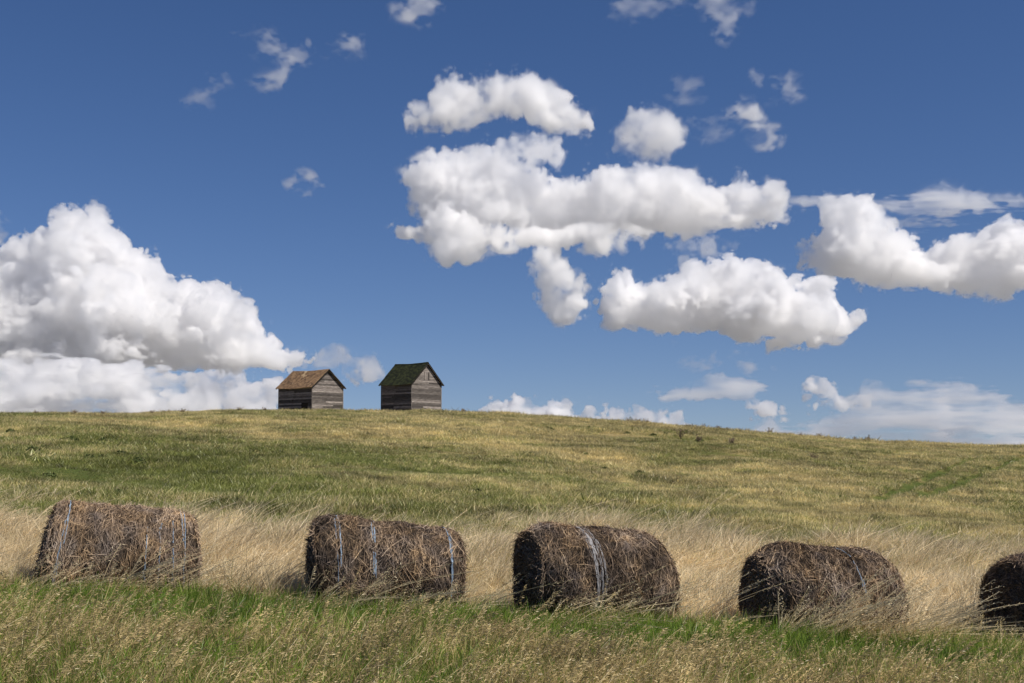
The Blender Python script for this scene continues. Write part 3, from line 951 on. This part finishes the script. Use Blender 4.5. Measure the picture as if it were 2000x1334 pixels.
def cloud(label, D, bodies, seed, vox=2.1, mfp=9.0, edge=5.0, lump=44.0, amp=.34, soft=0.0, stretch=(1, 1, 1), group=None, name='cloud', turrets=1.0, skin=1.6, gamma=None):
    """bodies: (outline in photo pixels, depth offset px, thickness factor). All sizes in photo pixels at distance D."""
    s = D / F; pad = 22; edge *= .7
    lo = np.full(3, 1e12); hi = -lo
    info = []
    for pts, off, th in bodies:
        P = np.array([at(a, b, D) for a, b in pts])
        c0 = np.array(pts, float)
        w_, h_ = np.ptp(c0[:, 0]), np.ptp(c0[:, 1])
        info.append((pts, off, th))
        depth = th * min(w_, h_) * .62 + 10
        lo = np.minimum(lo, [P[:, 0].min() - pad * s, D + (off - depth) * s, P[:, 2].min() - pad * s])
        hi = np.maximum(hi, [P[:, 0].max() + pad * s, D + (off + depth) * s, P[:, 2].max() + pad * s])
    step = vox * s
    shape = [int(v) + 2 for v in (hi - lo) / step]
    X = lo[0] + np.arange(shape[0]) * step; Yp = ((lo[1] + np.arange(shape[1]) * step) - D) / s; Z = lo[2] + np.arange(shape[2]) * step
    XX, ZZ = np.meshgrid(X, Z, indexing='ij')
    dep = D * CP + (ZZ - CAMZ) * SP; up = -D * SP + (ZZ - CAMZ) * CP
    PX = 1000 + F * XX / dep; PY = 667 - F * up / dep
    q_ = np.random.default_rng(seed)
    for wl_, am_ in ((46, 5.5), (21, 4.0), (10, 2.2)):           # uneven outline
        PX = PX + am_ * value_noise2(PX, PY, wl_, seed + 3); PY = PY + am_ * value_noise2(PX, PY, wl_, seed + 5)
    sdf = np.full(shape, -60.0, np.float32)
    for pts, off, th in info:
        d = poly_distance(PX, PY, pts)
        Rm = max(d.max(), 4.0)
        dd = np.clip(d, 0, None)
        h = th * np.sqrt(dd * (2 * Rm - dd))
        w2 = .30 * Rm * th * (value_noise2(PX, PY, max(Rm * .9, 20), seed * 7 + int(off) + 900))
        yy = np.abs(Yp[None, :, None] - off - w2[:, None, :])
        body = np.minimum(d[:, None, :], (h[:, None, :] - yy) * .75)
        sdf = np.maximum(sdf, body.astype(np.float32))
        # heaped turrets bulging out of the body, towards the viewer and away
        cand = np.argwhere(d > 3)
        for _ in range(int(turrets * np.clip(len(cand) * vox * vox / (Rm * Rm), 3, 60))):
            i, k_ = cand[q_.integers(len(cand))]
            r0 = min(max(d[i, k_] * q_.uniform(.75, 1.15), 6), Rm * q_.uniform(.30, .75), 62)
            side = -1 if q_.random() < .75 else 1
            j = (off + w2[i, k_] + side * h[i, k_] * q_.uniform(.55, .95) - Yp[0]) / vox
            m_ = int(r0 / vox) + 1
            sl_ = [slice(max(int(c_) - m_, 0), min(int(c_) + m_ + 1, n_)) for c_, n_ in zip((i, j, k_), shape)]
            if any(a_.stop <= a_.start for a_ in sl_): continue
            ax_ = [((np.arange(a_.start, a_.stop) - c_) * vox) ** 2 for a_, c_ in zip(sl_, (i, j, k_))]
            ball = r0 - np.sqrt(ax_[0][:, None, None] + ax_[1][None, :, None] + ax_[2][None, None, :] * 1.25)
            sdf[tuple(sl_)] = np.maximum(sdf[tuple(sl_)], ball)
    base = sdf.copy()
    wl = lump
    while wl > vox * 2.1:
        nz = noise3(shape, vox, [wl * k_ for k_ in stretch], q_)
        bil = (np.abs(nz) * 1.25 - .78) * (1 - soft) + nz * .8 * soft
        sdf += (amp * wl * (.5 if wl > 40 else .85 if wl > 16 else 1.15)) * bil
        wl *= .5
    sdf = np.minimum(sdf, base * 1.3 + 10)            # nothing breaks away far outside the outline
    dens = np.clip((sdf + edge * .35) / edge, 0, 1)
    dens = (dens * dens * (3 - 2 * dens)) ** (gamma or 1 + 2.2 * min(soft, .6))
    dens = np.maximum(dens, .07 * np.clip((sdf + 11) / 18, 0, 1) ** 2)      # thin ragged fringe
    dens *= .5 + skin * np.exp(-np.maximum(sdf, 0) / 12.0)       # mist is thickest just under the surface
    dens *= np.clip(1 + .75 * noise3(shape, vox, [34 * k_ for k_ in stretch], q_) + .5 * noise3(shape, vox, [13 * k_ for k_ in stretch], q_), .12, 2.5)
    for ax in range(3):
        for e_ in (0, -1):
            k_ = [slice(None)] * 3; k_[ax] = e_; dens[tuple(k_)] = 0
    # the droplet field as a point lattice that geometry nodes turn into a volume
    pm = bpy.data.meshes.new('droplet_field'); pm.vertices.add(dens.size)
    fattr(pm, 'water', dens)
    holder = bpy.data.objects.new('droplet_field', pm)
    vol = bpy.data.volumes.new(name)
    ob = bpy.data.objects.new(name, vol); col.objects.link(ob); ob.location = lo
    mat = cloud_material(1.0 / (mfp * 1.35 * s)); vol.materials.append(mat)
    g = bpy.data.node_groups.new('cloud_volume', 'GeometryNodeTree')
    g.interface.new_socket('Geometry', in_out='INPUT', socket_type='NodeSocketGeometry')
    g.interface.new_socket('Geometry', in_out='OUTPUT', socket_type='NodeSocketGeometry')
    N, L = g.nodes.new, g.links.new
    go, vc, sm, oi, si, na, po = N('NodeGroupOutput'), N('GeometryNodeVolumeCube'), N('GeometryNodeSetMaterial'), N('GeometryNodeObjectInfo'), N('GeometryNodeSampleIndex'), N('GeometryNodeInputNamedAttribute'), N('GeometryNodeInputPosition')
    sm.inputs['Material'].default_value = mat; oi.inputs['Object'].default_value = holder
    si.data_type = 'FLOAT'; si.domain = 'POINT'; na.data_type = 'FLOAT'; na.inputs['Name'].default_value = 'water'
    def vm(op, a, b=None, sc_=None):
        x = N('ShaderNodeVectorMath'); x.operation = op; L(a, x.inputs[0])
        if b is not None: x.inputs[1].default_value = b
        if sc_ is not None: x.inputs['Scale'].default_value = sc_
        return x
    v1 = vm('SCALE', po.outputs[0], sc_=1 / step); v2 = vm('ADD', v1.outputs[0], (.5, .5, .5)); v3 = vm('FLOOR', v2.outputs[0])
    v4 = vm('DOT_PRODUCT', v3.outputs[0], (shape[1] * shape[2], shape[2], 1))
    L(oi.outputs['Geometry'], si.inputs['Geometry']); L(na.outputs[0], si.inputs['Value']); L(v4.outputs['Value'], si.inputs['Index'])
    L(si.outputs[0], vc.inputs['Density'])
    vc.inputs['Min'].default_value = (0, 0, 0); vc.inputs['Max'].default_value = [(n_ - 1) * step for n_ in shape]
    for a_, n_ in zip('XYZ', shape): vc.inputs['Resolution ' + a_].default_value = n_
    L(vc.outputs[0], sm.inputs[0]); L(sm.outputs[0], go.inputs[0])
    ob.modifiers.new('vapour', 'NODES').node_group = g
    tag(ob, label, 'cloud', group)
    return ob


cloud('long arched white cumulus, highest of the big clouds', 6600, [
    ([(785, 225), (830, 212), (820, 190), (848, 160), (880, 140), (930, 150), (975, 143), (1010, 136), (1052, 145), (1085, 170), (1122, 195), (1152, 225),
      (1172, 262), (1140, 270), (1100, 268), (1060, 246), (1000, 236), (950, 241), (900, 252), (840, 260), (788, 262)], 0, 1.1)],
    71, mfp=9, edge=42, lump=40, amp=.9, soft=.5)
cloud('broad heaped white cloud mass trailing a thin neck downwards', 10500, [
    ([(785, 345), (800, 325), (850, 298), (880, 283), (920, 276), (955, 290), (1000, 300), (1060, 330), (1085, 350), (1110, 355), (1140, 338), (1190, 323), (1240, 318), (1300, 316),
      (1340, 330), (1390, 355), (1428, 350), (1440, 328), (1470, 348), (1500, 357), (1530, 385), (1548, 420), (1530, 442), (1470, 444), (1400, 452), (1340, 462),
      (1270, 455), (1200, 462), (1100, 455), (1000, 450), (900, 452), (840, 430), (800, 400)], 0, 1.0),
    ([(930, 310), (960, 285), (1000, 270), (1050, 264), (1090, 283), (1102, 315), (1085, 345), (1000, 350), (940, 345)], -55, .9),
    ([(768, 438), (800, 450), (830, 446), (824, 408), (870, 398), (920, 425), (960, 448), (1080, 445), (1200, 450), (1275, 460), (1245, 487), (1180, 502), (1100, 497),
      (1090, 520), (1060, 515), (1045, 492), (1000, 490), (950, 502), (915, 522), (870, 530), (845, 510), (830, 482), (800, 472)], -60, 1.1),
    ([(1045, 490), (1085, 500), (1110, 532), (1140, 550), (1146, 580), (1140, 628), (1110, 647), (1075, 642), (1050, 612), (1036, 560)], -70, .9)],
    172, mfp=8, edge=34, lump=44, amp=.9, soft=.35)
cloud('small rounded puff perched above the broad cloud mass', 8600, [
    ([(1193, 292), (1203, 255), (1230, 226), (1290, 226), (1335, 238), (1347, 275), (1322, 312), (1262, 327), (1205, 314)], 0, 1.0)],
    73, mfp=11, edge=46, lump=50, amp=.75, soft=.6)
cloud('brilliant white cumulus with flat base and hooked tip', 18000, [
    ([(1163, 602), (1172, 558), (1203, 522), (1230, 532), (1232, 558), (1280, 553), (1320, 528), (1380, 508), (1440, 503), (1500, 508), (1550, 536), (1610, 562), (1650, 598),
      (1690, 598), (1694, 640), (1660, 662), (1600, 668), (1560, 690), (1520, 687), (1500, 662), (1430, 657), (1350, 652), (1250, 650), (1173, 642)], 0, 1.2),
    ([(1320, 570), (1400, 535), (1480, 530), (1550, 570), (1560, 640), (1450, 650), (1340, 640)], -60, .8)],
    74, mfp=8, edge=9, lump=40, amp=.85, soft=.15)
cloud('faint grey veil joining the two middle clouds', 15000, [
    ([(1298, 475), (1340, 458), (1400, 455), (1465, 468), (1430, 495), (1380, 522), (1312, 524)], 0, .7)],
    75, turrets=0, mfp=34, edge=30, lump=50, amp=.9, soft=.9)
cloud('large white cloud with rounded humps running out of the frame', 12800, [
    ([(1558, 470), (1600, 460), (1588, 420), (1598, 388), (1650, 374), (1700, 383), (1728, 420), (1742, 450), (1790, 453), (1812, 487), (1850, 458), (1900, 448), (1930, 428), (1970, 433),
      (2040, 450), (2090, 500), (2050, 570), (1960, 584), (1920, 582), (1850, 567), (1750, 562), (1680, 562), (1620, 532), (1578, 517)], 0, 1.1)],
    76, mfp=8, edge=18, lump=44, amp=.85, soft=.25)
cloud('thin streaky veil of high cloud above the humped cloud', 11500, [
    ([(1535, 388), (1640, 378), (1720, 386), (1800, 372), (1862, 364), (1910, 372), (1935, 393), (2090, 384), (2090, 398), (1930, 408), (1820, 412), (1700, 402), (1560, 402)], 0, .5),
    ([(1760, 436), (1830, 408), (1930, 404), (2090, 412), (2090, 440), (1900, 430), (1800, 444)], 20, .5)],
    77, turrets=0, mfp=26, edge=20, lump=50, amp=1.1, soft=1.0, stretch=(3.0, 1, .5))
cloud('towering white cumulus heaped up beside the brown roofed shed', 24000, [
    ([(-80, 505), (0, 482), (50, 455), (98, 450), (110, 420), (140, 403), (165, 412), (188, 400), (212, 410), (226, 440), (250, 465), (270, 480), (308, 508), (330, 540), (400, 545),
      (430, 543), (455, 563), (482, 590), (492, 620), (530, 650), (560, 680), (610, 692), (585, 718), (480, 718), (350, 722), (200, 722), (60, 718), (-80, 722)], 0, .8),
    ([(120, 600), (180, 540), (260, 520), (310, 560), (370, 600), (380, 660), (250, 680), (130, 660)], -70, .9),
    ([(-80, 560), (20, 540), (80, 570), (110, 640), (60, 690), (-80, 690)], -60, .9),
    ([(370, 580), (430, 556), (475, 600), (490, 660), (430, 700), (350, 680)], -40, .9),
    ([(-80, 700), (40, 690), (120, 685), (180, 664), (260, 658), (322, 670), (346, 705), (280, 716), (150, 714), (-80, 728)], -110, .8)],
    78, mfp=8, edge=6, lump=44, amp=.85, soft=.1)
cloud('low layered grey white cloud bank under the towering cumulus', 21000, [
    ([(-80, 700), (60, 694), (150, 706), (250, 704), (330, 716), (400, 730), (400, 830), (-80, 830)], 0, .7),
    ([(-80, 745), (40, 738), (110, 752), (200, 748), (260, 770), (180, 790), (-80, 800)], -60, .8)],
    79, mfp=11, edge=12, lump=50, amp=.7, soft=.3, stretch=(1.5, 1.2, .8))
cloud('bright cream cloud heap resting on the ridge against the brown roofed shed', 30000, [
    ([(355, 760), (372, 728), (400, 716), (430, 722), (460, 713), (492, 730), (540, 736), (566, 780), (556, 830), (340, 830)], 0, .8)],
    91, mfp=8, edge=6, lump=40, amp=.8, soft=.15)
cloud('small pale puff floating between the two sheds', 20000, [
    ([(672, 712), (685, 697), (715, 693), (740, 699), (754, 716), (746, 742), (712, 757), (680, 744)], 0, .9)],
    80, mfp=18, edge=18, lump=36, amp=.8, soft=.5)
cloud('ragged wisp trailing off the towering cumulus towards the sheds', 22500, [
    ([(575, 705), (610, 690), (650, 674), (685, 690), (670, 712), (620, 725), (590, 728)], 0, .8)],
    81, mfp=40, edge=24, lump=40, amp=1.0, soft=.7)
cloud('row of low rounded clouds peeping over the ridge beside the mossy roofed shed', 40000, [
    ([(915, 810), (955, 785), (1000, 771), (1050, 785), (1100, 784), (1118, 815), (1100, 840), (920, 830)], 0, .8),
    ([(1108, 820), (1125, 790), (1150, 787), (1172, 800), (1180, 840), (1110, 840)], -20, .8),
    ([(1168, 806), (1230, 788), (1280, 796), (1335, 802), (1350, 850), (1170, 840)], 10, .8)],
    82, vox=2.0, mfp=9, edge=7, lump=30, amp=.5, soft=.2)
cloud('small bright cloud with a tail low above the falling ridge', 34000, [
    ([(1458, 792), (1480, 776), (1510, 793), (1552, 810), (1540, 820), (1500, 822), (1463, 812)], 0, .9)],
    83, vox=2.2, mfp=12, edge=10, lump=28, amp=.8, soft=.3)
cloud('compact white puff above the flat grey cloud sheet', 30000, [
    ([(1560, 772), (1578, 744), (1620, 746), (1660, 770), (1700, 768), (1714, 790), (1660, 803), (1580, 798)], 0, .9)],
    84, vox=2.2, mfp=12, edge=10, lump=36, amp=.8, soft=.3)
cloud('flat layered pale cloud sheet low in the sky over the wheel tracks', 42000, [
    ([(1640, 800), (1680, 762), (1740, 748), (1830, 744), (1920, 756), (2090, 750), (2090, 890), (1560, 890), (1440, 850), (1560, 825)], 0, .8)],
    85, turrets=0, mfp=34, edge=34, lump=70, amp=1.0, soft=.5, stretch=(3.2, 1.5, .5))
cloud('thin spindle shaped cloud streak above the falling ridge', 33000, [
    ([(1265, 766), (1330, 752), (1410, 742), (1505, 750), (1480, 768), (1400, 776), (1310, 774)], 0, .7)],
    86, turrets=0, mfp=24, edge=16, lump=40, amp=.8, soft=.8, stretch=(3, 1, .6))
# thin wisps
WISPS = [
    ('ragged forked wisp of cloud with a curling tail', 4800, [(465, 75), (500, 52), (530, 56), (548, 85), (592, 88), (602, 110), (562, 127), (548, 150), (512, 172), (494, 162), (538, 130), (535, 112), (500, 92)], 26),
    ('little white puff at the top edge of the sky', 4600, [(770, 18), (800, -2), (832, -6), (858, 20), (842, 40), (798, 36)], 20),
    ('lone short wisp beside the forked wisp', 4800, [(638, 102), (668, 78), (706, 70), (715, 100), (660, 108)], 26),
    ('slanting streak of cloud below the forked wisp', 5200, [(372, 202), (398, 174), (436, 152), (444, 172), (402, 197)], 30),
    ('tiny bright tuft of cloud alone in open blue sky', 7200, [(570, 362), (586, 336), (606, 336), (616, 354), (602, 376)], 14),
    ('broken veil of cloud at the top edge of the sky', 4600, [(1360, 12), (1390, -20), (1440, -20), (1470, 10), (1452, 42), (1424, 74), (1398, 64), (1400, 40)], 34),
    ('frayed streamers of cloud along the top edge of the sky', 4600, [(1180, 12), (1230, -12), (1335, -20), (1330, 18), (1270, 36), (1200, 26)], 60),
    ('faint low wisp between the rounded puff and the comma cloud', 6000, [(1298, 182), (1318, 160), (1372, 172), (1378, 190), (1330, 194)], 45),
    ('saddle shaped wisp above the comma cloud', 6000, [(1478, 148), (1500, 152), (1522, 176), (1545, 156), (1562, 184), (1532, 197), (1498, 194)], 22),
    ('comma shaped small white cloud beside the rounded puff', 6600, [(1420, 213), (1460, 208), (1502, 232), (1534, 256), (1524, 280), (1484, 276), (1448, 240)], 14),
    ('thin scrap of cloud touching the rounded puff', 6800, [(1350, 236), (1390, 222), (1405, 236), (1370, 244)], 50),
    ('faint scrap of cloud under the thin scrap beside the puff', 7000, [(1362, 264), (1400, 254), (1428, 268), (1395, 276)], 55),
    ('small fading wedge of cloud below the hooked cumulus', 21000, [(1318, 717), (1350, 700), (1386, 688), (1395, 716), (1360, 725)], 34),
    ('small fading tuft of cloud beside the wedge shaped wisp', 21000, [(1442, 690), (1464, 675), (1482, 698), (1510, 722), (1472, 729)], 30),
    ('torn fragment of cloud beyond the towering cumulus at the sky edge', 15000, [(-40, 440), (-10, 418), (10, 425), (12, 450), (-10, 470), (-40, 470)], 20),
]
for i, (lab, D, pts, mfp) in enumerate(WISPS):
    cloud(lab, D, [(pts, 0, .8)], 120 + i, vox=2.0, turrets=0, mfp=mfp * .8, edge=44, skin=.5, gamma=1.15, lump=26, amp=.95, soft=1.0, stretch=(1.3, 1.3, .8), group='thin wisps of cloud', name='cloud_wisp')
